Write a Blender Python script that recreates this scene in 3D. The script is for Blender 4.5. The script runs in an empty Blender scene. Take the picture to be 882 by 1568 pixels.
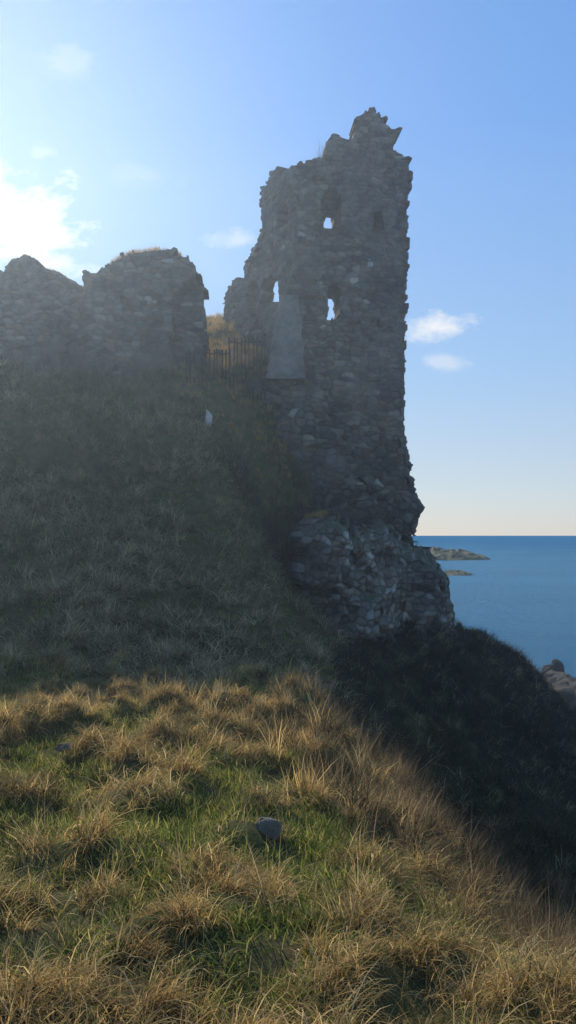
import bpy, math, numpy as np
from mathutils import Vector
rng=np.random.default_rng(7)
F=1230.0; CX=441.0; HY=820.0
sc=bpy.context.scene
SEA=-10.0
# ------------------------------------------------ helpers
_perm=np.random.default_rng(3).random((256,256)); _perm2=np.random.default_rng(5).random((256,256)); _perm3=np.random.default_rng(6).random((256,256))
def vnoise(x,y):
    x=np.asarray(x,float); y=np.asarray(y,float)
    xi=np.floor(x).astype(int); yi=np.floor(y).astype(int)
    fx=x-xi; fy=y-yi; fx=fx*fx*(3-2*fx); fy=fy*fy*(3-2*fy)
    g=lambda a,b:_perm[a&255,b&255]
    return (g(xi,yi)*(1-fx)+g(xi+1,yi)*fx)*(1-fy)+(g(xi,yi+1)*(1-fx)+g(xi+1,yi+1)*fx)*fy
def fbm(x,y,o=4):
    s=0;a=.5;t=0
    for i in range(o):
        s=s+a*vnoise(x*2**i+17.3*i,y*2**i+5.1*i); t+=a; a*=.5
    return s/t
def tussock(x,y,cell=.52):
    x=np.asarray(x,float)/cell+(fbm(np.asarray(x)*1.3,np.asarray(y)*1.3,2)-.5)*1.2; y=np.asarray(y,float)/cell
    xi=np.floor(x).astype(int);yi=np.floor(y).astype(int); out=np.zeros(x.shape)
    for dx in (-1,0,1):
        for dy in (-1,0,1):
            a=(xi+dx)&255;b=(yi+dy)&255
            d=np.hypot(xi+dx+_perm[a,b]-x,yi+dy+_perm2[a,b]-y); k=_perm3[a,b]
            out=np.maximum(out,np.where(k>.42,np.clip(1-d/(.35+.55*k),0,1),0))
    return out
def mesh_obj(name,verts,faces,mat=None,cols=None,smooth=False,parent=None,link=True):
    me=bpy.data.meshes.new(name)
    verts=np.asarray(verts,dtype=np.float32)
    if isinstance(faces,np.ndarray) and faces.ndim==2 and faces.shape[1]==4:
        nf=len(faces); me.vertices.add(len(verts)); me.vertices.foreach_set('co',verts.ravel())
        me.loops.add(nf*4); me.loops.foreach_set('vertex_index',faces.astype(np.int32).ravel())
        me.polygons.add(nf); me.polygons.foreach_set('loop_start',np.arange(nf,dtype=np.int32)*4)
        me.update(calc_edges=True)
        me.polygons.foreach_set('use_smooth',np.full(nf,bool(smooth)))
    else:
        me.from_pydata(verts.tolist(),[],[tuple(int(i) for i in f) for f in faces])
        me.polygons.foreach_set('use_smooth',[bool(smooth)]*len(me.polygons))
    if cols is not None:
        a=me.color_attributes.new("Col",'FLOAT_COLOR','POINT')
        c=np.ones((len(verts),4),dtype=np.float32); c[:,:3]=cols
        a.data.foreach_set('color',c.ravel())
    me.update()
    ob=bpy.data.objects.new(name,me)
    if mat: me.materials.append(mat)
    if link: sc.collection.objects.link(ob)
    if parent: ob.parent=parent
    return ob
def P(px,py,d): return ((px-CX)/F*d,d,(HY-py)/F*d)
# ------------------------------------------------ terrain control
ctl=[P(*t) for t in [
(0,1568,2.6),(441,1568,2.6),(882,1568,2.6),(0,1300,4.3),(441,1300,4.5),(700,1450,3.6),(0,1150,6.8),(250,1150,7.2),
(400,1125,8),(0,1075,10),(-250,1075,10),(250,1075,11),(400,1075,11.5),(0,960,15),(250,960,15),(0,855,19),(250,855,19),(0,750,22.5),(250,750,22.5),
(0,650,25.5),(250,650,25.5),(120,590,28),(350,900,19),(350,800,23),(350,700,26),(420,1010,15),(440,965,20),
(500,1105,10),(560,1175,8.5),(620,1260,7),(700,1360,6),(800,1470,5),(882,1540,4.3),
(600,1150,17),(600,1050,21),(700,1200,16),(800,1300,13),(800,1150,20),(882,1200,19),(882,1380,11),(780,1036,26),
(700,998,27),(780,1006,28),(830,1058,27),(882,1120,26),(1000,1230,25),
(485,965,23.4),(560,978,23.6),(683,985,24.5),(560,850,29.5),(440,925,23.4),(430,820,27.5),(400,700,28),(380,630,28.4),
(340,588,28.4),(300,592,28),(200,592,28),(0,575,28),(-200,565,28),(335,497,38),(400,505,38),(370,535,33),(300,535,33),(370,570,29.8),(400,575,29.9),(330,572,29.8)]]
ctl+=[(1.6,12,-4.7),(2.6,9,-4.6),(5.3,31,-3.6),(3.0,32,2.5),(6.3,31,-4.6),(6.0,35,-5.6),(4.6,29,-2.6),
(0,34,7.8),(-10,34,7.0),(-3,44,7),(-3,53,-5),(0,0,-1.6),(0,-6,-1.3),(-6,0,-1.5),(4,0,-2.6),(10,0,-8),(15,10,-12),(15,25,-11),
(12,32,-9.4),(10,40,-11.5),(20,45,-13),(0,60,-13),(-20,60,-10),(-30,28,6),(-25,10,0),(-25,45,4),(30,0,-14),(30,30,-14),
(35,70,-14),(-40,-15,0),(0,-15,-1),(20,-15,-12),(-45,40,4),(-45,70,-12)]
C=np.array(ctl)
def U(r2): return np.where(r2>1e-9,0.5*r2*np.log(r2+1e-12),0)
n=len(C); D2=((C[:,None,:2]-C[None,:,:2])**2).sum(-1)
A=np.zeros((n+3,n+3)); A[:n,:n]=U(D2)+np.eye(n)*0.15
A[:n,n]=1;A[:n,n+1:]=C[:,:2];A[n,:n]=1;A[n+1:,:n]=C[:,:2].T
W=np.linalg.solve(A,np.concatenate([C[:,2],[0,0,0]]))
def hz(x,y,detail=True):
    x=np.asarray(x,float).ravel(); y=np.asarray(y,float).ravel(); out=np.empty(len(x))
    for i in range(0,len(x),20000):
        xs=x[i:i+20000];ys=y[i:i+20000]
        r2=(xs[:,None]-C[:,0])**2+(ys[:,None]-C[:,1])**2
        out[i:i+20000]=U(r2)@W[:n]+W[n]+W[n+1]*xs+W[n+2]*ys
    out=np.clip(out,-15,10.3)
    if detail:
        k=np.clip((y-4)/10,0.3,1)*np.where((y>26)&(x>-5)&(x<1),.35,1)
        out+= (fbm(x*.45+9,y*.45,3)-.5)*.9*k + (fbm(x*1.2,y*1.2+40,2)-.5)*.42*k+ (fbm(x*3.6+70,y*3.6+40,2)-.5)*.14+tussock(x,y)*np.clip(y/28,.13,.28)
    return out
# ------------------------------------------------ materials
def newmat(name):
    m=bpy.data.materials.new(name); m.use_nodes=True
    nt=m.node_tree; nt.nodes.clear()
    o=nt.nodes.new('ShaderNodeOutputMaterial'); return m,nt,o
def N(nt,t,**k):
    nd=nt.nodes.new(t)
    for a,b in k.items(): setattr(nd,a,b)
    return nd
def noise(nt,scale,detail=6,rough=.6,vec=None):
    nd=N(nt,'ShaderNodeTexNoise'); nd.inputs['Scale'].default_value=scale; nd.inputs['Detail'].default_value=detail; nd.inputs['Roughness'].default_value=rough
    if vec is not None: nt.links.new(vec,nd.inputs['Vector'])
    return nd
def ramp(nt,src,stops):
    r=N(nt,'ShaderNodeValToRGB'); e=r.color_ramp.elements
    while len(e)<len(stops): e.new(.5)
    for i,(p,c) in enumerate(stops):
        e[i].position=p; e[i].color=(*c,1) if len(c)==3 else c
    nt.links.new(src,r.inputs[0]); return r
def mixc(nt,f,a,b,mode='MIX'):
    m=N(nt,'ShaderNodeMix',data_type='RGBA',blend_type=mode)
    for s,v in ((0,f),(6,a),(7,b)):
        if isinstance(v,(int,float)): m.inputs[s].default_value=v
        elif isinstance(v,tuple): m.inputs[s].default_value=(*v,1)
        else: nt.links.new(v,m.inputs[s])
    return m.outputs[2]
def stone_mat(name,lich=.62,tint=(1,1,1),moss=True,lc=(.34,.34,.31)):
    m,nt,o=newmat(name); L=nt.links
    tc=N(nt,'ShaderNodeTexCoord').outputs['Object']
    at=N(nt,'ShaderNodeAttribute',attribute_name='Col')
    n1=noise(nt,3.0,8,.7,tc); n2=noise(nt,22,6,.7,tc); n3=noise(nt,.5,5,.6,tc)
    v=ramp(nt,n1.outputs[0],[(.25,(.55,.55,.55)),(.75,(1.4,1.37,1.3))])
    c=mixc(nt,1.0,at.outputs['Color'],v.outputs[0],'MULTIPLY')
    v3=ramp(nt,n3.outputs[0],[(.3,(.58,.61,.66)),(.5,(.95,.97,.90)),(.7,(1.36,1.24,1.08))])
    c=mixc(nt,1.0,c,v3.outputs[0],'MULTIPLY')
    v2=ramp(nt,n2.outputs[0],[(.3,(.7,.7,.7)),(.7,(1.25,1.25,1.25))])
    c=mixc(nt,1.0,c,v2.outputs[0],'MULTIPLY')
    c=mixc(nt,1.0,c,tint,'MULTIPLY')
    lf=ramp(nt,noise(nt,6.5,7,.8,tc).outputs[0],[(lich,(0,0,0)),(lich+.05,(.6,.6,.6))])
    c=mixc(nt,lf.outputs[0],c,lc)
    if moss:
        g=N(nt,'ShaderNodeNewGeometry'); sp=N(nt,'ShaderNodeSeparateXYZ'); L.new(g.outputs['True Normal'],sp.inputs[0])
        mr=ramp(nt,sp.outputs[2],[(.45,(0,0,0)),(.8,(.8,.8,.8))]); c=mixc(nt,mr.outputs[0],c,(.10,.095,.04))
    b=N(nt,'ShaderNodeBsdfPrincipled'); b.inputs['Roughness'].default_value=.92
    b.inputs['Specular IOR Level'].default_value=.2
    L.new(c,b.inputs['Base Color'])
    bp=N(nt,'ShaderNodeBump'); bp.inputs['Strength'].default_value=.9; bp.inputs['Distance'].default_value=.06
    add=N(nt,'ShaderNodeMath',operation='ADD'); L.new(n1.outputs[0],add.inputs[0]); 
    mu=N(nt,'ShaderNodeMath',operation='MULTIPLY'); mu.inputs[1].default_value=.5; L.new(n2.outputs[0],mu.inputs[0]); L.new(mu.outputs[0],add.inputs[1])
    L.new(add.outputs[0],bp.inputs['Height']); L.new(bp.outputs[0],b.inputs['Normal']); L.new(b.outputs[0],o.inputs[0])
    return m
M_stone=stone_mat('masonry',.68); M_rock=stone_mat('conglomerate_rock',.60)
def ground_mat():
    m,nt,o=newmat('turf_and_soil'); L=nt.links
    tc=N(nt,'ShaderNodeTexCoord').outputs['Object']
    a=noise(nt,.8,8,.65,tc); b=noise(nt,6,8,.7,tc); w=noise(nt,60,4,.7,tc)
    c=ramp(nt,a.outputs[0],[(.3,(.065,.085,.022)),(.5,(.12,.10,.045)),(.62,(.055,.075,.02)),(.75,(.15,.115,.055))])
    v=ramp(nt,b.outputs[0],[(.3,(.5,.5,.5)),(.7,(1.4,1.35,1.2))])
    c2=mixc(nt,1.0,c.outputs[0],v.outputs[0],'MULTIPLY')
    bs=N(nt,'ShaderNodeBsdfPrincipled'); bs.inputs['Roughness'].default_value=1; bs.inputs['Specular IOR Level'].default_value=.1
    L.new(c2,bs.inputs['Base Color'])
    bp=N(nt,'ShaderNodeBump'); bp.inputs['Strength'].default_value=1; bp.inputs['Distance'].default_value=.06
    L.new(b.outputs[0],bp.inputs['Height']); bp2=N(nt,'ShaderNodeBump'); bp2.inputs['Strength'].default_value=.8; bp2.inputs['Distance'].default_value=.02
    L.new(w.outputs[0],bp2.inputs['Height']); L.new(bp.outputs[0],bp2.inputs['Normal'])
    L.new(bp2.outputs[0],bs.inputs['Normal']); L.new(bs.outputs[0],o.inputs[0]); return m
def blade_mat(name,tr=.5):
    m,nt,o=newmat(name); L=nt.links
    at=N(nt,'ShaderNodeAttribute',attribute_name='Col'); oi=N(nt,'ShaderNodeObjectInfo')
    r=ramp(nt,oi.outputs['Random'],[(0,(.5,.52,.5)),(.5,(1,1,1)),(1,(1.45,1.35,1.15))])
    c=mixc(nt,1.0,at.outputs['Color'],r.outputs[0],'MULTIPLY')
    d=N(nt,'ShaderNodeBsdfDiffuse'); t=N(nt,'ShaderNodeBsdfTranslucent'); L.new(c,d.inputs[0]); L.new(c,t.inputs[0])
    mx=N(nt,'ShaderNodeMixShader'); mx.inputs[0].default_value=tr; L.new(d.outputs[0],mx.inputs[1]); L.new(t.outputs[0],mx.inputs[2])
    L.new(mx.outputs[0],o.inputs[0]); return m
M_blade=blade_mat('grass_blades')
# ------------------------------------------------ terrain mesh
xs=np.concatenate([np.arange(-45,-13,.6),np.arange(-13,14,.1),np.arange(14,40,.6)])
ys=np.concatenate([np.arange(-15,1,.5),np.arange(1,40,.1),np.arange(40,72,.6)])
X,Y=np.meshgrid(xs,ys); Z=hz(X,Y).reshape(X.shape)
V=np.stack([X.ravel(),Y.ravel(),Z.ravel()],1)
nx=len(xs);ny=len(ys); I=np.arange(nx*ny).reshape(ny,nx)
Fc=np.stack([I[:-1,:-1].ravel(),I[:-1,1:].ravel(),I[1:,1:].ravel(),I[1:,:-1].ravel()],1)
mesh_obj('grassy_hillside',V,Fc,ground_mat(),smooth=True)
# ------------------------------------------------ sea
m,nt,o=newmat('sea_water'); L=nt.links
tc=N(nt,'ShaderNodeTexCoord').outputs['Object']
mp=N(nt,'ShaderNodeMapping'); mp.inputs['Scale'].default_value=(.6,1,1); L.new(tc,mp.inputs[0])
n1=noise(nt,.9,8,.7,mp.outputs[0]); n2=noise(nt,.03,5,.6,mp.outputs[0])
c=ramp(nt,n2.outputs[0],[(.35,(.012,.115,.22)),(.65,(.022,.155,.28))])
bp=N(nt,'ShaderNodeBump'); bp.inputs['Strength'].default_value=1; bp.inputs['Distance'].default_value=1.3; L.new(n1.outputs[0],bp.inputs['Height'])
df=N(nt,'ShaderNodeBsdfDiffuse'); gl=N(nt,'ShaderNodeBsdfGlossy'); gl.inputs['Roughness'].default_value=.22; gl.inputs['Color'].default_value=(.45,.8,1,1)
L.new(c.outputs[0],df.inputs[0]); L.new(bp.outputs[0],df.inputs['Normal']); L.new(bp.outputs[0],gl.inputs['Normal'])
mx=N(nt,'ShaderNodeMixShader'); mx.inputs[0].default_value=.085; L.new(df.outputs[0],mx.inputs[1]); L.new(gl.outputs[0],mx.inputs[2]); L.new(mx.outputs[0],o.inputs[0])
S=40000
mesh_obj('sea',[(-S,-200,SEA),(S,-200,SEA),(S,S,SEA),(-S,S,SEA)],[(0,1,2,3)],m)
# ------------------------------------------------ masonry
castle=bpy.data.objects.new('ruined_castle',None); sc.collection.objects.link(castle)
def inpoly(x,y,poly):
    x=np.asarray(x,float);y=np.asarray(y,float); r=np.zeros(x.shape,bool); k=len(poly)
    for i in range(k):
        x1,y1=poly[i];x2,y2=poly[(i+1)%k]
        if y1==y2: continue
        c=((y1>y)!=(y2>y))&(x<(x2-x1)*(y-y1)/(y2-y1)+x1); r^=c
    return r
def plane(P0,P1):
    P0=np.array(P0,float);P1=np.array(P1,float); u=(P1-P0)/np.linalg.norm(P1-P0)
    nrm=np.array([u[1],-u[0]])
    if nrm[1]>0: nrm=-nrm
    def p2w(px,py):
        a=(px-CX)/F; s=(a*P0[1]-P0[0])/(u[0]-a*u[1]); y=P0[1]+s*u[1]
        return (s,(HY-py)/F*y)
    return P0,u,nrm,p2w
PAL=np.array([(.180,.170,.155),(.225,.205,.18),(.140,.140,.14),(.205,.175,.14),(.165,.165,.16),(.26,.24,.21),(.19,.14,.115)])*.8
RPAL=np.array([(.20,.17,.15),(.24,.21,.18),(.16,.145,.13),(.26,.22,.185),(.22,.20,.18),(.22,.16,.13),(.30,.28,.25)])
def X_(px,d): return (px-CX)/F*d
def polydist(x,y,poly):
    d=np.full(x.shape,1e9)
    for i in range(len(poly)):
        x1,y1=poly[i];x2,y2=poly[(i+1)%len(poly)]
        dx,dy=x2-x1,y2-y1; t=np.clip(((x-x1)*dx+(y-y1)*dy)/(dx*dx+dy*dy+1e-12),0,1)
        d=np.minimum(d,np.hypot(x-x1-t*dx,y-y1-t*dy))
    return d
def mass(name,P0,P1,poly,T,R,cell=.3,asp=.75,res=.05,amp=.1,seed=1,mat=M_rock,parent=None,light=.12,Tb=None,back_flat=False,holes=(),recess=(),
         warp=.35,step=.1,contrast=1.0,mortar=.45,big=5.0,spots=(),rec_depth=.55,cellwarp=1.2,pal=PAL,harl=0.0,rmin=.25):
    g=np.random.default_rng(seed); P0,u,nr,p2w=plane(P0,P1); pw=[p2w(*q) for q in poly]
    a=np.array(pw); s=np.arange(a[:,0].min()-.15,a[:,0].max()+.15,res); z=np.arange(a[:,1].min()-.15,a[:,1].max()+.15,res)
    Sg,Zg=np.meshgrid(s,z)
    wx=Sg/cell+(fbm(Sg*2,Zg*2+9,2)-.5)*cellwarp; wy=Zg/(cell*asp)+(fbm(Sg*2+33,Zg*2,2)-.5)*cellwarp
    xi=np.floor(wx).astype(int);yi=np.floor(wy).astype(int)
    R1_=g.random((256,256));R2_=g.random((256,256));R3_=g.random((256,256));R4_=g.integers(0,len(pal),(256,256))
    best=np.full(Sg.shape,9.);sec=best.copy();bc=np.zeros(Sg.shape+(2,),int)
    for dx in (-1,0,1):
        for dy in (-1,0,1):
            cx=(xi+dx)&255;cy=(yi+dy)&255
            dd=np.hypot(xi+dx+.08+.84*R1_[cx,cy]-wx,yi+dy+.15+.7*R2_[cx,cy]-wy)-.25*R3_[cy,cx]
            nb=dd<best; sec=np.where(nb,best,np.minimum(sec,dd)); best=np.where(nb,dd,best)
            bc[nb]=np.stack([cx,cy],-1)[nb]
    edge=np.clip((sec-best)*3,0,1); r1=R1_[bc[...,0],bc[...,1]];r2=R2_[bc[...,0],bc[...,1]];rnd=R3_[bc[...,0],bc[...,1]]
    Sj=Sg+(fbm(Sg*3+seed,Zg*3,3)-.5)*warp+(r1-.5)*step; Zj=Zg+(fbm(Sg*3+50,Zg*3+seed,3)-.5)*warp+(r2-.5)*step
    ins=inpoly(Sj,Zj,pw)
    Sh=Sg+(r1-.5)*.09+(fbm(Sg*5,Zg*5,2)-.5)*.1; Zh=Zg+(r2-.5)*.09+(fbm(Sg*5+9,Zg*5,2)-.5)*.1
    for h in holes: ins&=~inpoly(Sh,Zh,[p2w(*q) for q in h])
    d=np.where(ins,polydist(Sj,Zj,pw),0)
    prof=np.clip(d/R,0,1); prof=np.sqrt(prof*(2-prof))
    hm=1-harl*np.clip((fbm(Sg*.8+seed*3,Zg*.8+4,4)-.44)*7,0,1)
    bump=amp*hm*(edge*(.3+rnd)-.5)+(fbm(Sg*.9+seed,Zg*.9,4)-.5)*amp*big+(fbm(Sg*9,Zg*9,3)-.5)*amp*.5
    bump-=np.where((rnd<.05)&(r1<.6),amp*1.6,0)
    f=prof*T+bump*np.clip(prof*2,rmin,1)
    for h in recess: f=np.where(inpoly(Sh,Zh,[p2w(*q) for q in h]),f-rec_depth,f)
    fb=(np.ones_like(prof) if back_flat else prof)*(Tb or T)
    base=pal[R4_[bc[...,0],bc[...,1]]]; mean=pal.mean(0); ct=(contrast*hm)[...,None]
    col=(mean+(base-mean)*ct)*(1+((r1-.5)*.8)[...,None]*ct)
    col=np.where((r2<light)[...,None]&(rnd>.3)[...,None],np.array((.42,.40,.37)),col)
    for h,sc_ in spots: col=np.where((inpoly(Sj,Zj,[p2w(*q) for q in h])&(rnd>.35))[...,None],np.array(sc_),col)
    mm=1-(1-mortar)*hm*(1-edge); col=col*mm[...,None]
    idx=-np.ones(Sg.shape,int); k=int(ins.sum()); idx[ins]=np.arange(k)
    def pos(dep): return np.stack([P0[0]+u[0]*Sg[ins]+nr[0]*dep,P0[1]+u[1]*Sg[ins]+nr[1]*dep,Zg[ins]],1)
    V=np.concatenate([pos(f[ins]),pos(-fb[ins]*.5),pos(-fb[ins])]); cs=np.concatenate([col[ins]]*3)
    full=ins[:-1,:-1]&ins[1:,:-1]&ins[:-1,1:]&ins[1:,1:]
    a0=idx[:-1,:-1][full];a1=idx[:-1,1:][full];a2=idx[1:,1:][full];a3=idx[1:,:-1][full]
    fs=[np.stack([a0,a1,a2,a3],1),np.stack([a3,a2,a1,a0],1)+2*k]
    fp=np.pad(full,1); 
    def rim(nbr,e0,e1):
        mk=full&~nbr; p=e0[mk];q=e1[mk]
        for l in (0,1): fs.append(np.stack([q+l*k,p+l*k,p+(l+1)*k,q+(l+1)*k],1))
    A0,A1,A2,A3=idx[:-1,:-1],idx[:-1,1:],idx[1:,1:],idx[1:,:-1]
    rim(fp[:-2,1:-1],A0,A1);rim(fp[2:,1:-1],A2,A3);rim(fp[1:-1,:-2],A3,A0);rim(fp[1:-1,2:],A1,A2)
    return mesh_obj(name,V,np.concatenate(fs),mat,cs,parent=parent,smooth=False)
def masonry(name,P0,P1,poly,seed,**k):
    kw=dict(T=.05,R=.14,cell=.34,asp=.55,res=.04,amp=.05,mat=M_stone,parent=castle,light=.006,Tb=1.1,back_flat=True,warp=.10,step=.22,contrast=1.0,mortar=.6,big=2.5,cellwarp=.8,harl=.5)
    kw.update(k); T=kw.pop('T');R=kw.pop('R')
    return mass(name,P0,P1,poly,T,R,seed=seed,**kw)
front=[(452,252),(458,247),(475,246),(490,241),(497,238),(499,214),(508,205),(520,206),(535,211),(544,208),(546,180),(556,172),(560,175),(562,167),(570,167),(575,173),(582,169),(586,180),(590,180),(593,192),(610,194),(616,199),(610,212),(604,216),(607,230),(618,238),(628,247),(631,268),(626,300),(624,340),(627,400),(623,450),(621,520),(618,600),(620,660),(626,690),(631,740),(640,790),(600,860),(470,860),(452,760),(448,640),(450,520)]
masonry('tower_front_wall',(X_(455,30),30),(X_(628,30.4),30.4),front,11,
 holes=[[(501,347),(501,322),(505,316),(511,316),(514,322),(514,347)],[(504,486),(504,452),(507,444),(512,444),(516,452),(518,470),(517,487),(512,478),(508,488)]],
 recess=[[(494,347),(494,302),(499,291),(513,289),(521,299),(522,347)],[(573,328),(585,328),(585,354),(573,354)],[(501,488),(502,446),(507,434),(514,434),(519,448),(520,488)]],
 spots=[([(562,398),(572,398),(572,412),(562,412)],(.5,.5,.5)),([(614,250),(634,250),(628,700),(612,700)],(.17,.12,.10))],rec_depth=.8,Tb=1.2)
def wall_side(name,x,y0,y1,top,zb,T,seed):
    g=np.random.default_rng(seed); vs=[];fs=[];cs=[]
    z=zb
    while z<max(t[1] for t in top):
        hh=g.uniform(.13,.26); y=y0
        while y<y1:
            w=g.uniform(.22,.6); zt=np.interp(y+w/2,[t[0] for t in top],[t[1] for t in top])
            if z+hh/2<zt:
                col=PAL[g.integers(len(PAL))]*g.uniform(.75,1.2)
                for (xa,xb,e,jt,cc) in ((x-T,x,0,.01,col),(x-T+.05,x-.05,-.012,0,np.array((.2,.185,.165)))):
                    b=len(vs)
                    o1=g.normal(0,.02)*(jt>0)
                    for xx,i in ((xa,.02),(xa+.02,0),(xb-.02+o1,0),(xb+o1,.02)):
                        for yy,zz in ((y+e+i,z+e+i),(y+w-e-i,z+e+i),(y+w-e-i,z+hh-e-i),(y+e+i,z+hh-e-i)):
                            j=g.normal(0,jt,3) if jt else (0,0,0)
                            vs.append((xx+j[0],yy+j[1],zz+j[2]));cs.append(cc)
                    for r in range(3):
                        for k in range(4):
                            a=b+r*4+k;c=b+r*4+(k+1)%4; fs.append((a,c,c+4,a+4))
                    fs.append((b+3,b+2,b+1,b));fs.append((b+12,b+13,b+14,b+15))
            y+=w
        z+=hh
    return mesh_obj(name,vs,fs,M_stone,np.array(cs),parent=castle)
wall_side('tower_side_wall',4.58,31.6,35,[(31,13.4),(32,13.0),(33,11),(34,8),(35,4)],-2.5,1.1,5)
left=[(454,249),(446,254),(441,262),(430,257),(413,261),(408,281),(400,284),(400,330),(402,352),(394,366),(380,394),(374,402),(374,424),(358,430),(346,450),(341,490),(338,560),(400,600),(454,640)]
masonry('tower_left_wall',(X_(453,30.1),30.1),(X_(338,36),36),left,12,holes=[[(402,463),(404,434),(409,426),(426,425),(429,462)]],
 recess=[[(427,348),(427,318),(443,315),(443,348)],[(378,482),(379,445),(386,432),(392,428),(396,436),(397,480)]],Tb=.5,rec_depth=.42)
masonry('curtain_wall',(X_(-260,29.5),29.5),(X_(140,29.2),29.2),[(-260,470),(-160,440),(-60,425),(-5,419),(6,408),(14,403),(22,391),(34,389),(46,395),(60,404),(80,412),(100,420),(112,431),(124,440),(138,454),(150,640),(-260,640)],13,warp=.22)
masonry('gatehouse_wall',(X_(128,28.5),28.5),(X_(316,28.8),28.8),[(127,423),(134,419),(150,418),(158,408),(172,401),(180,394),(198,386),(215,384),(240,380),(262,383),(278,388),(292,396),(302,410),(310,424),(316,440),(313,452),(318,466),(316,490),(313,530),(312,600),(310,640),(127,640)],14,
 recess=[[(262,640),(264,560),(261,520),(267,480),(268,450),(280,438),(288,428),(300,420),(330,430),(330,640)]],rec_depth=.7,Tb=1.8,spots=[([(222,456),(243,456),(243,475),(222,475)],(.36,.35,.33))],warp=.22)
masonry('tower_plinth',(X_(378,29.1),29.1),(X_(560,29.2),29.2),[(378,588),(395,580),(470,580),(500,600),(505,640),(540,700),(580,760),(600,860),(440,860),(420,780),(384,720)],15,cell=.40,amp=.075,T=.05,contrast=1.1,light=.04,big=4,harl=.3,mortar=.55)
def buttress():
    m=stone_mat('lime_harling',.64,moss=False)
    yb,yt=28.75,29.75; vs=[]
    K=44;J=20
    for k in range(K+1):
        t=k/K; y=yb+(yt-yb)*t
        pl=405+(431-405)*t+(fbm(t*14,3)-.5)*7; pr=468+(458-468)*t+(fbm(t*14,8)-.5)*9; py=580+(452-580)*t
        a=P(pl,py,y);b=P(pr,py,y)
        for j in range(J):
            f=j/(J-1); vs.append((a[0]+(b[0]-a[0])*f,y+(-.03 if 0<j<J-1 else .03)+(float(fbm(f*6,t*13))-.5)*.16,a[2]))
        for f in (1,0): vs.append((a[0]+(b[0]-a[0])*f+(.1 if f==0 else 0),30.3,a[2]))
    fs=[];Q=J+2
    for k in range(K):
        for j in range(Q):
            a=k*Q+j;b=k*Q+(j+1)%Q; fs.append((a,b,b+Q,a+Q))
    fs.append(tuple(K*Q+i for i in range(Q))); fs.append(tuple(range(Q-1,-1,-1)))
    vs=np.array(vs)+np.random.default_rng(2).normal(0,.008,(len(vs),3))
    mesh_obj('buttress',vs,fs,m,np.tile((.19,.18,.165),(len(vs),1)),parent=castle)
buttress()
mass('tower_foundation',(X_(380,29.3),29.3),(X_(640,29.7),29.7),
 [(490,720),(520,690),(545,668),(570,690),(590,660),(612,668),(624,690),(632,740),(644,765),(649,778),(641,800),(630,825),(628,860),(600,900),(440,900),(425,800),(430,770),(450,740)],.55,1.3,cell=.33,asp=.7,amp=.07,seed=21,parent=castle,Tb=1.8,mortar=.55,contrast=1,res=.042,light=.02,pal=np.concatenate([PAL[:4],RPAL*.65])*.7,big=6)
mass('rock_outcrop',(X_(445,24.4),24.4),(X_(685,25.4),25.4),
 [(464,806),(470,794),(480,787),(500,785),(518,793),(530,806),(545,800),(560,803),(580,797),(600,806),(612,812),(620,832),(630,838),(634,832),(650,842),(665,855),(672,880),(680,905),(685,935),(684,965),(690,1030),(600,1060),(500,1050),(470,960),(462,915),(444,892),(450,868),(456,845),(452,822)],1.4,1.1,cell=.21,asp=1.0,amp=.075,seed=22,Tb=3.0,light=.16,mortar=.4,contrast=1.1,res=.036,big=18,pal=RPAL,warp=.6,harl=.2)
# ------------------------------------------------ skerries, coast
def blob_rock(name,cx,cy,cz,sx,sy,sz,seed,res=60,rough=.5,col=(.13,.105,.08)):
    a=np.linspace(-1,1,res); Xg,Yg=np.meshgrid(a,a); r=np.hypot(Xg,Yg)
    h=(np.clip(1-r**2,0,1)**.6)*(.25+1.3*fbm(Xg*3+seed,Yg*3+seed*2,5)*(1-rough)+rough*1.4*fbm(Xg*8+seed,Yg*8,4)**1.5)-.15
    V=np.stack([cx+Xg.ravel()*sx,cy+Yg.ravel()*sy,cz+h.ravel()*sz],1)
    I=np.arange(res*res).reshape(res,res)
    Fc=np.stack([I[:-1,:-1].ravel(),I[:-1,1:].ravel(),I[1:,1:].ravel(),I[1:,:-1].ravel()],1)
    c=np.tile(col,(len(V),1))*(.6+.8*fbm(V[:,0]*2/sx*5,V[:,1]*5/sy))[:,None]
    return mesh_obj(name,V,Fc,M_rock,c)
blob_rock('skerry',X_(668,350),350,SEA,23,30,6.0,3,90,col=(.15,.115,.075))
blob_rock('skerry',X_(697,207),207,SEA,4.4,7,1.4,5)
# ------------------------------------------------ small objects
M_bould=stone_mat('boulder_stone',.66,moss=False,lc=(.2,.2,.18))
def boulder(name,loc,sx,sy,sz,seed,col=(.36,.35,.33)):
    import bmesh
    bm=bmesh.new(); bmesh.ops.create_icosphere(bm,subdivisions=4,radius=1)
    g=np.random.default_rng(seed); dirs=g.normal(0,1,(9,3)); dirs/=np.linalg.norm(dirs,axis=1)[:,None]; off=g.uniform(.6,.9,9)
    for v in bm.verts:
        p=np.array(v.co)
        for d_,o_ in zip(dirs,off):
            t=p@d_
            if t>o_: p=p-d_*(t-o_)*.9
        p=p*(1+.3*(float(fbm(p[0]*3+seed,p[1]*3+p[2]*2))-.5))
        v.co=(loc[0]+p[0]*sx,loc[1]+p[1]*sy,loc[2]+p[2]*sz)
    me=bpy.data.meshes.new(name); bm.to_mesh(me); bm.free(); a=me.color_attributes.new("Col",'FLOAT_COLOR','POINT')
    a.data.foreach_set('color',np.tile((*col,1),len(me.vertices)).astype(np.float32))
    me.materials.append(M_bould); ob=bpy.data.objects.new(name,me); sc.collection.objects.link(ob); return ob
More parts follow.
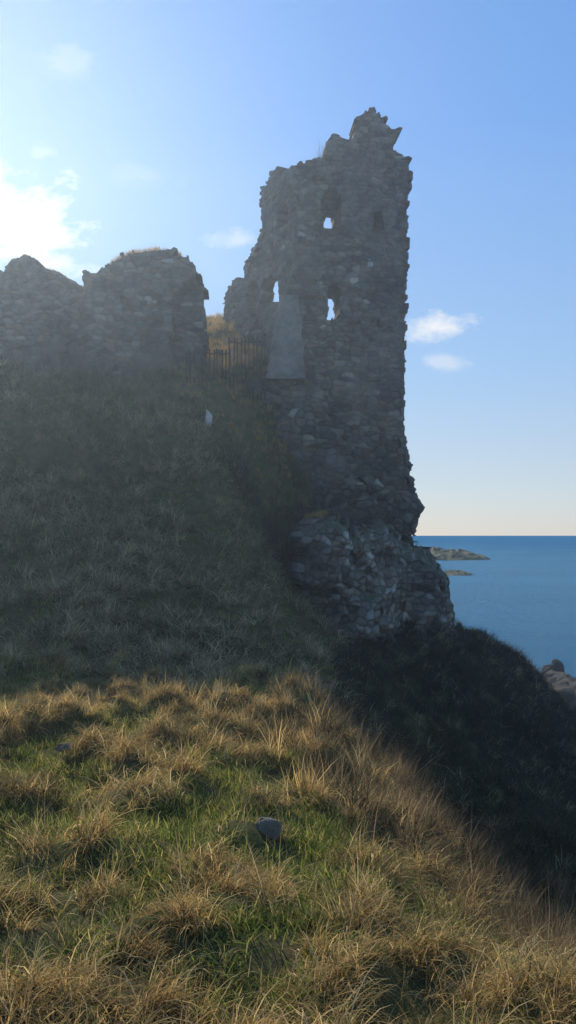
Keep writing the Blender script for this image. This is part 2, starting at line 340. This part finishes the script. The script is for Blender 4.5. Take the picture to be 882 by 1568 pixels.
for i,(px,py,d,s,h) in enumerate([(840,1032,48,.5,.6),(852,1030,47,.45,.8),(845,1050,46,.9,.9),(862,1046,45,.7,.6),(874,1052,44,.8,.6),(888,1062,43,1.1,.9),(866,1070,44,1.2,1.1),(905,1075,42,1.6,1.1),(850,1075,45,1.3,1.3),(878,1080,43,1.5,1.3),(930,1080,42,1.8,1.5),(830,1062,48,.9,.8)]):
    q=P(px,py,d); boulder('coastal_rock',q,s,s*1.2,h,20+i,(.06,.055,.05))
blob_rock('rocky_shore',X_(880,46),46,SEA-.3,5.5,6,1.9,13,70,.2,col=(.08,.07,.055))
def ground_at(px,d): 
    x=X_(px,d); return x,d,float(hz([x],[d])[0])
BO=[]
x,y,z=ground_at(410,4.5); boulder('boulder',(x,y,z+.02),.08,.06,.08,4,(.17,.16,.14)); BO.append((x,y))
x,y,z=ground_at(105,6.6); boulder('boulder',(x,y,z+.07),.11,.07,.04,6,(.15,.145,.13)); BO.append((x,y))
x,y,z=ground_at(319,26.2); boulder('marker_stone',(x,y,z+.36),.13,.12,.36,8,(.5,.5,.5))
def railing():
    m,nt,o=newmat('rusty_iron'); b=N(nt,'ShaderNodeBsdfPrincipled'); nn=noise(nt,30)
    r=ramp(nt,nn.outputs[0],[(.4,(.02,.018,.016)),(.65,(.06,.035,.025))]); nt.links.new(r.outputs[0],b.inputs['Base Color']); b.inputs['Roughness'].default_value=.8
    nt.links.new(b.outputs[0],o.inputs[0])
    vs=[];fs=[]
    def bar(p,q,w):
        p=Vector(p);q=Vector(q);d=(q-p).normalized(); a=d.cross(Vector((0,1,0)) if abs(d.y)<.9 else Vector((1,0,0))).normalized()*w; c=d.cross(a).normalized()*w; b0=len(vs)
        for e in (p,q):
            for s in (a+c,a-c,-a-c,-a+c): vs.append(tuple(e+s))
        for k in range(4): fs.append((b0+k,b0+(k+1)%4,b0+4+(k+1)%4,b0+4+k))
        fs.append((b0,b0+1,b0+2,b0+3));fs.append((b0+7,b0+6,b0+5,b0+4))
    g=np.random.default_rng(4)
    for (pa,pb,da,db,yb,yt_) in ((286,352,28.0,28.3,592,535),(352,408,28.5,28.75,586,518)):
        pts=[]
        for px in np.arange(pa,pb+.1,6.0):
            t=(px-pa)/(pb-pa); d=da+(db-da)*t; x=X_(px,d); zb=(HY-yb)/F*d; zt=(HY-yt_)/F*d+g.normal(0,.03); pts.append((x,d,zb,zt))
            bar((x,d,zb-.6),(x+g.normal(0,.03),d+g.normal(0,.03),zt),.025)
        for a,b in zip(pts[:-1],pts[1:]):
            bar((a[0],a[1]-.05,a[2]+.3),(b[0],b[1]-.05,b[2]+.3),.022); bar((a[0],a[1]-.05,a[3]-.16),(b[0],b[1]-.05,b[3]-.16),.022)
    mesh_obj('iron_railing',vs,fs,m)
railing()
# ------------------------------------------------ grass tufts
STRAW=[(.62,.45,.19),(.74,.57,.29),(.48,.32,.13),(.59,.40,.16),(.28,.18,.08)]
GREEN=[(.14,.19,.035),(.21,.26,.05),(.10,.14,.03),(.30,.30,.07)]
OLIVE=[(.22,.20,.08),(.38,.29,.15),(.15,.17,.055),(.52,.41,.24)]
BROWN=[(.22,.155,.09),(.30,.21,.12),(.16,.11,.07),(.12,.11,.05),(.38,.28,.16)]
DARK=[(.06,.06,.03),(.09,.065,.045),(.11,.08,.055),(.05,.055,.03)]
coll=bpy.data.collections.new('grass_tuft_library')
def tuft(name,nb,length,width,lean,curl,spread,pal,bias=(0,0),seed=0,seg=3):
    g=np.random.default_rng(seed); 
    az=g.uniform(0,2*np.pi,nb); r=spread*np.sqrt(g.random(nb)); ba=g.uniform(0,2*np.pi,nb)
    bx=r*np.cos(ba);by=r*np.sin(ba)
    ln=g.uniform(*length,nb); th0=np.abs(g.normal(0,lean,nb)); cu=g.uniform(.3,1,nb)*curl
    wd=width*g.uniform(.6,1.3,nb); dx=np.cos(az)+bias[0];dy=np.sin(az)+bias[1]; nn_=np.hypot(dx,dy)+1e-6; dx/=nn_;dy/=nn_
    wa=az+g.normal(np.pi/2,.6,nb); wxv=np.cos(wa);wyv=np.sin(wa)
    pal=np.array(pal); cb=pal[g.integers(len(pal),size=nb)]*g.uniform(.75,1.25,nb)[:,None]
    V=np.zeros((nb,(seg+1)*2,3));Cc=np.zeros((nb,(seg+1)*2,3))
    px=bx.copy();py=by.copy();pz=np.full(nb,-.02)
    for k in range(seg+1):
        t=k/seg
        if k:
            th=th0+cu*(t**1.3); st=ln/seg
            px+=np.sin(th)*dx*st;py+=np.sin(th)*dy*st;pz+=np.cos(th)*st
        w=wd*(1-t**1.6*.92)*.5
        for s_,o_ in ((-1,0),(1,1)):
            V[:,k*2+o_,0]=px+wxv*w*s_;V[:,k*2+o_,1]=py+wyv*w*s_;V[:,k*2+o_,2]=pz
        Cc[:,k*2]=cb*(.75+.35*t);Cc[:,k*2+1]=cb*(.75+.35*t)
    base=np.arange(nb)*(seg+1)*2; fs=[]
    for k in range(seg):
        fs.append(np.stack([base+k*2,base+k*2+1,base+k*2+3,base+k*2+2],1))
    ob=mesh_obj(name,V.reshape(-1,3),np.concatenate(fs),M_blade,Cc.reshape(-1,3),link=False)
    coll.objects.link(ob)
T_={}
lib=[]
def add(kind,*a,**k):
    i=len(lib); lib.append(kind); T_.setdefault(kind,[]).append(i); tuft('tuft_%02d'%i,*a,seed=i+100,**k)
for i in range(5): add('straw',90,(.08,.34),.0068,.6,2.5,.08,STRAW+[(.20,.21,.06)],bias=(.5,-.3),seg=4)
for i in range(3): add('mixed',75,(.08,.22),.0065,.5,1.8,.11,STRAW[:3]+GREEN,bias=(.4,-.3),seg=4)
for i in range(3): add('green',75,(.04,.12),.007,.5,1.2,.15,GREEN+[(.42,.34,.13)])
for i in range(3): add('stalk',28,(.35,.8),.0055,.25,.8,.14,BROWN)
for i in range(3): add('tall',36,(.25,.5),.006,.25,1.1,.10,STRAW,bias=(.3,-.1))
for i in range(3): add('fstraw',34,(.2,.5),.018,.45,1.9,.12,OLIVE[1:]+BROWN[:2]+[(.60,.48,.29)],bias=(.5,-.4))
for i in range(3): add('fgreen',34,(.08,.22),.019,.5,1.2,.2,OLIVE[:3]+GREEN[:3])
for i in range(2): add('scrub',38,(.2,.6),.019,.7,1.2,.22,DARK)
for i in range(2): add('twig',22,(.5,1.3),.010,.5,.8,.2,[(.12,.09,.07),(.16,.125,.10),(.08,.06,.05)])
for i in range(2): add('wisp',34,(.12,.32),.012,.3,.6,.12,STRAW)
pts=[];rots=[];scl=[];idx=[]
def put(x,y,z,kind,s,g=rng):
    k=T_[kind][g.integers(len(T_[kind]))]
    pts.append((x,y,z));rots.append((g.normal(0,.18),g.normal(0,.18),g.uniform(-1.5,1.5) if kind in('straw','fstraw','mixed') else g.uniform(0,6.28)));scl.append(s);idx.append(k)
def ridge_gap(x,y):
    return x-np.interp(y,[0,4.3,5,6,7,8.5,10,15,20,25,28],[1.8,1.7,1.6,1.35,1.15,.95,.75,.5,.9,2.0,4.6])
def scatter(N_,d0,d1,power=1.0):
    d=d0+(d1-d0)*rng.random(N_)**power; x=(rng.random(N_)*2-1)*(0.40*d+.9)
    return x,d
x,y=scatter(8000,1.9,13,.78); z=hz(x,y); tu=tussock(x,y); n2=fbm(x*.5+31,y*.5+7,2); n3=fbm(x*.9+11,y*.9+70,2); gp=ridge_gap(x,y)
for a,b,c,p,q,r3,gg in zip(x,y,z,tu,n2,n3,gp):
    if math.hypot(a,b)<1.7: continue
    if any(abs(a-u_)<.09 and -.2<b-v_<.1 for u_,v_ in BO): 
        put(a,b,c,'mixed',.7); continue
    pr=np.clip((gg+1.3)/1.4,0,1)*np.clip((b-3)/2,0,1)  # ridge share of dry stalks and scrub; their darker colours stand in for shade
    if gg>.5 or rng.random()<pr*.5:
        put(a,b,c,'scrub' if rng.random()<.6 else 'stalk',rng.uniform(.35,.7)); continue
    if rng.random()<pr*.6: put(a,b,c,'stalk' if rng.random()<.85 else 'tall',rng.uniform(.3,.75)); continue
    v=p+(q-.5)*1.5+rng.normal(0,.10)+(.05 if a>-.5 else -.10)
    ns=(0.8 if b<4 else (1 if b<8 else .8))
    if v>.22:
        if r3>.55 and rng.random()<.16 and b>3.2: put(a,b,c,'tall',rng.uniform(.5,1.0)*ns)
        else: put(a,b,c,'straw',rng.uniform(.5,1.1)*ns)
    elif v>.06: put(a,b,c,'mixed',rng.uniform(.6,1.0)*ns)
    else: put(a,b,c,'green',rng.uniform(.6,1.2))
x,y=scatter(10800,11,28.6,.8); z=hz(x,y); tu=tussock(x,y);n1=fbm(x*.5+3,y*.5,3); gp=ridge_gap(x,y)
for a,b,c,t,p,gg in zip(x,y,z,tu,n1,gp):
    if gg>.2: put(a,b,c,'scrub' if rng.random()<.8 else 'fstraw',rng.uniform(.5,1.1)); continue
    if b>27.0 and -3.9<a<-.6: put(a,b,c,'wisp',.7); continue
    if t+(p-.5)*1.8+rng.normal(0,.03)>.2: put(a,b,c,'fstraw',rng.uniform(.6,1.3)*(.75 if b<13 else 1))
    else: put(a,b,c,'fgreen',rng.uniform(.5,1.1))
x=rng.uniform(-5,0,1900);y=rng.uniform(28,38.5,1900);z=hz(x,y)
for a,b,c in zip(x,y,z): put(a,b,c,'wisp',rng.uniform(.6,1.2))
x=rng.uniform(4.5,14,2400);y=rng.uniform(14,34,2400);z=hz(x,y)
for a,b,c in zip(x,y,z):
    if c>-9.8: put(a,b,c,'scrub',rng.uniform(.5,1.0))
for k in range(460):
    px=rng.uniform(350,560);d=rng.uniform(24.5,28.9);a=X_(px,d);c=float(hz([a],[d])[0])
    if px<412 and d>26.3: continue
    put(a,d,c,'twig',rng.uniform(.5,1.5))
for k in range(120):
    px=rng.uniform(-60,260);d=rng.uniform(26.5,28.2);a=X_(px,d);c=float(hz([a],[d])[0]); put(a,d,c,'twig',rng.uniform(.4,1.0))
def tops(line,d,n_,smin=.4,smax=.9,kind='wisp'):
    for k in range(n_):
        t=rng.random()*(len(line)-1);i=int(t);f=t-i
        px=line[i][0]*(1-f)+line[i+1][0]*f;py=line[i][1]*(1-f)+line[i+1][1]*f; q=P(px,py+4,d+rng.uniform(.1,.9)); put(*q,kind,rng.uniform(smin,smax))
tops([(172,402),(198,388),(240,382),(278,389)],28.7,110,.4,1.0)
tops([(14,404),(34,391),(60,405),(100,422)],29.4,50,.3,.7)
tops([(478,246),(494,240)],30.2,3,.6,.9,'twig'); tops([(470,794),(500,787),(520,798)],24.4,170,.5,1.0)
tops([(530,808),(600,810),(640,845)],24.8,60,.4,.8,'scrub'); tops([(520,800),(600,808)],25.0,40,.4,.8,'twig')
tops([(395,583),(470,583)],29.0,60,.4,.8)
me=bpy.data.meshes.new('grass'); me.from_pydata(pts,[],[])
a=me.attributes.new('rot','FLOAT_VECTOR','POINT');a.data.foreach_set('vector',np.array(rots,dtype=np.float32).ravel())
a=me.attributes.new('scl','FLOAT','POINT');a.data.foreach_set('value',np.array(scl,dtype=np.float32))
a=me.attributes.new('idx','INT','POINT');a.data.foreach_set('value',np.array(idx,dtype=np.int32))
gob=bpy.data.objects.new('grass',me);sc.collection.objects.link(gob)
ng=bpy.data.node_groups.new('grass_instancer','GeometryNodeTree')
ng.interface.new_socket('Geometry',in_out='INPUT',socket_type='NodeSocketGeometry');ng.interface.new_socket('Geometry',in_out='OUTPUT',socket_type='NodeSocketGeometry')
gi=ng.nodes.new('NodeGroupInput');go=ng.nodes.new('NodeGroupOutput');ip=ng.nodes.new('GeometryNodeInstanceOnPoints')
ci=ng.nodes.new('GeometryNodeCollectionInfo');ci.inputs['Collection'].default_value=coll;ci.inputs['Separate Children'].default_value=True;ci.inputs['Reset Children'].default_value=True
def na(nm,t):
    q=ng.nodes.new('GeometryNodeInputNamedAttribute');q.data_type=t;q.inputs['Name'].default_value=nm; return q.outputs[0]
ng.links.new(gi.outputs[0],ip.inputs['Points']);ng.links.new(ci.outputs[0],ip.inputs['Instance']);ip.inputs['Pick Instance'].default_value=True
ng.links.new(na('idx','INT'),ip.inputs['Instance Index']);ng.links.new(na('rot','FLOAT_VECTOR'),ip.inputs['Rotation']);ng.links.new(na('scl','FLOAT'),ip.inputs['Scale'])
ng.links.new(ip.outputs[0],go.inputs[0])
md=gob.modifiers.new('instances','NODES');md.node_group=ng
# ------------------------------------------------ added homogeneous haze volume over the headland, imitates the lens flare veil
m,nt,o=newmat('veil_haze'); vsn=N(nt,'ShaderNodeVolumeScatter'); vsn.inputs['Color'].default_value=(.68,.83,1,1); vsn.inputs['Density'].default_value=.0020; vsn.inputs['Anisotropy'].default_value=.66
nt.links.new(vsn.outputs[0],o.inputs['Volume'])
hx,hy0,hy1,z0,z1=34,-12,60,-9.5,26
hv=[(sx_,sy_,sz_) for sz_ in (z0,z1) for sx_,sy_ in ((-hx,hy0),(hx,hy0),(hx,hy1),(-hx,hy1))]
mesh_obj('veil_volume',hv,[(0,3,2,1),(4,5,6,7),(0,1,5,4),(1,2,6,5),(2,3,7,6),(3,0,4,7)],m)
# ------------------------------------------------ light and sky
AZ=math.radians(-24);EL=math.radians(28.5)
Sd=Vector((math.sin(AZ)*math.cos(EL),math.cos(AZ)*math.cos(EL),math.sin(EL)))
sl=bpy.data.lights.new('sun','SUN');sl.energy=5;sl.angle=math.radians(.5);sl.color=(1,.93,.80)
so=bpy.data.objects.new('sun',sl);so.rotation_euler=Sd.to_track_quat('Z','Y').to_euler();sc.collection.objects.link(so)
w=bpy.data.worlds.new('World');sc.world=w;w.use_nodes=True;nt=w.node_tree;nt.nodes.clear();L=nt.links
out=N(nt,'ShaderNodeOutputWorld');bg=N(nt,'ShaderNodeBackground');bg.inputs[1].default_value=.12
sky=N(nt,'ShaderNodeTexSky',sky_type='NISHITA');sky.sun_disc=False;sky.sun_elevation=EL;sky.sun_rotation=AZ;sky.air_density=1.0;sky.dust_density=.3;sky.ozone_density=2.5
tc=N(nt,'ShaderNodeTexCoord');sx=N(nt,'ShaderNodeSeparateXYZ');L.new(tc.outputs['Generated'],sx.inputs[0])
def M(op,a,b=None,clamp=False):
    q=N(nt,'ShaderNodeMath',operation=op);q.use_clamp=clamp
    for i,v in enumerate((a,b)):
        if v is None: continue
        if isinstance(v,(int,float)): q.inputs[i].default_value=v
        else: L.new(v,q.inputs[i])
    return q.outputs[0]
yy=M('MAXIMUM',sx.outputs[1],.01);Uu=M('DIVIDE',sx.outputs[0],yy);Vv=M('DIVIDE',sx.outputs[2],yy)
cb=N(nt,'ShaderNodeCombineXYZ');L.new(Uu,cb.inputs[0]);L.new(M('MULTIPLY',Vv,1.6),cb.inputs[1])
cn=noise(nt,14,10,.62,cb.outputs[0]);nz=M('SUBTRACT',cn.outputs[0],.5)
tot=None
for (px,py,sx_,sy_,den) in [(20,335,120,88,1.0),(85,405,66,24,.9),(675,503,64,22,.85),(680,553,34,16,.4),(368,366,44,18,.4),(92,96,50,26,.16),(62,230,36,18,.28),(215,268,60,22,.1)]:
    u=M('DIVIDE',M('SUBTRACT',Uu,(px-CX)/F),sx_/F);v=M('DIVIDE',M('SUBTRACT',Vv,(HY-py)/F),sy_/F)
    r=M('SQRT',M('ADD',M('MULTIPLY',u,u),M('MULTIPLY',v,v)))
    k=M('MULTIPLY',M('MULTIPLY',M('ADD',M('SUBTRACT',1.0,r),M('MULTIPLY',nz,3.4)),1.3,True),den)
    tot=k if tot is None else M('MAXIMUM',tot,k)
tot=M('MULTIPLY',tot,M('GREATER_THAN',sx.outputs[1],.02))
q=1/.12
gr=ramp(nt,M('MAXIMUM',sx.outputs[2],0.0),[(0,(.60,.61,.63)),(.05,(.53,.62,.73)),(.2,(.32,.54,.87)),(.45,(.14,.37,.87)),(1,(.09,.26,.70))])
gs=mixc(nt,1.0,gr.outputs[0],(q,q,q),'MULTIPLY')
base=mixc(nt,.77,sky.outputs[0],gs)
col=mixc(nt,tot,base,(7.7,7.8,7.9))
L.new(col,bg.inputs[0]);L.new(bg.outputs[0],out.inputs[0])
# ------------------------------------------------ camera
cam=bpy.data.cameras.new('camera');co=bpy.data.objects.new('camera',cam);sc.collection.objects.link(co)
cam.sensor_fit='VERTICAL';cam.sensor_height=24;cam.lens=24*F/1568;cam.shift_y=36/1568;cam.clip_end=100000;cam.clip_start=.05
co.location=(0,0,0);co.rotation_euler=(math.radians(90),0,0);sc.camera=co
sc.view_settings.view_transform='Standard';sc.view_settings.look='None';sc.view_settings.exposure=0
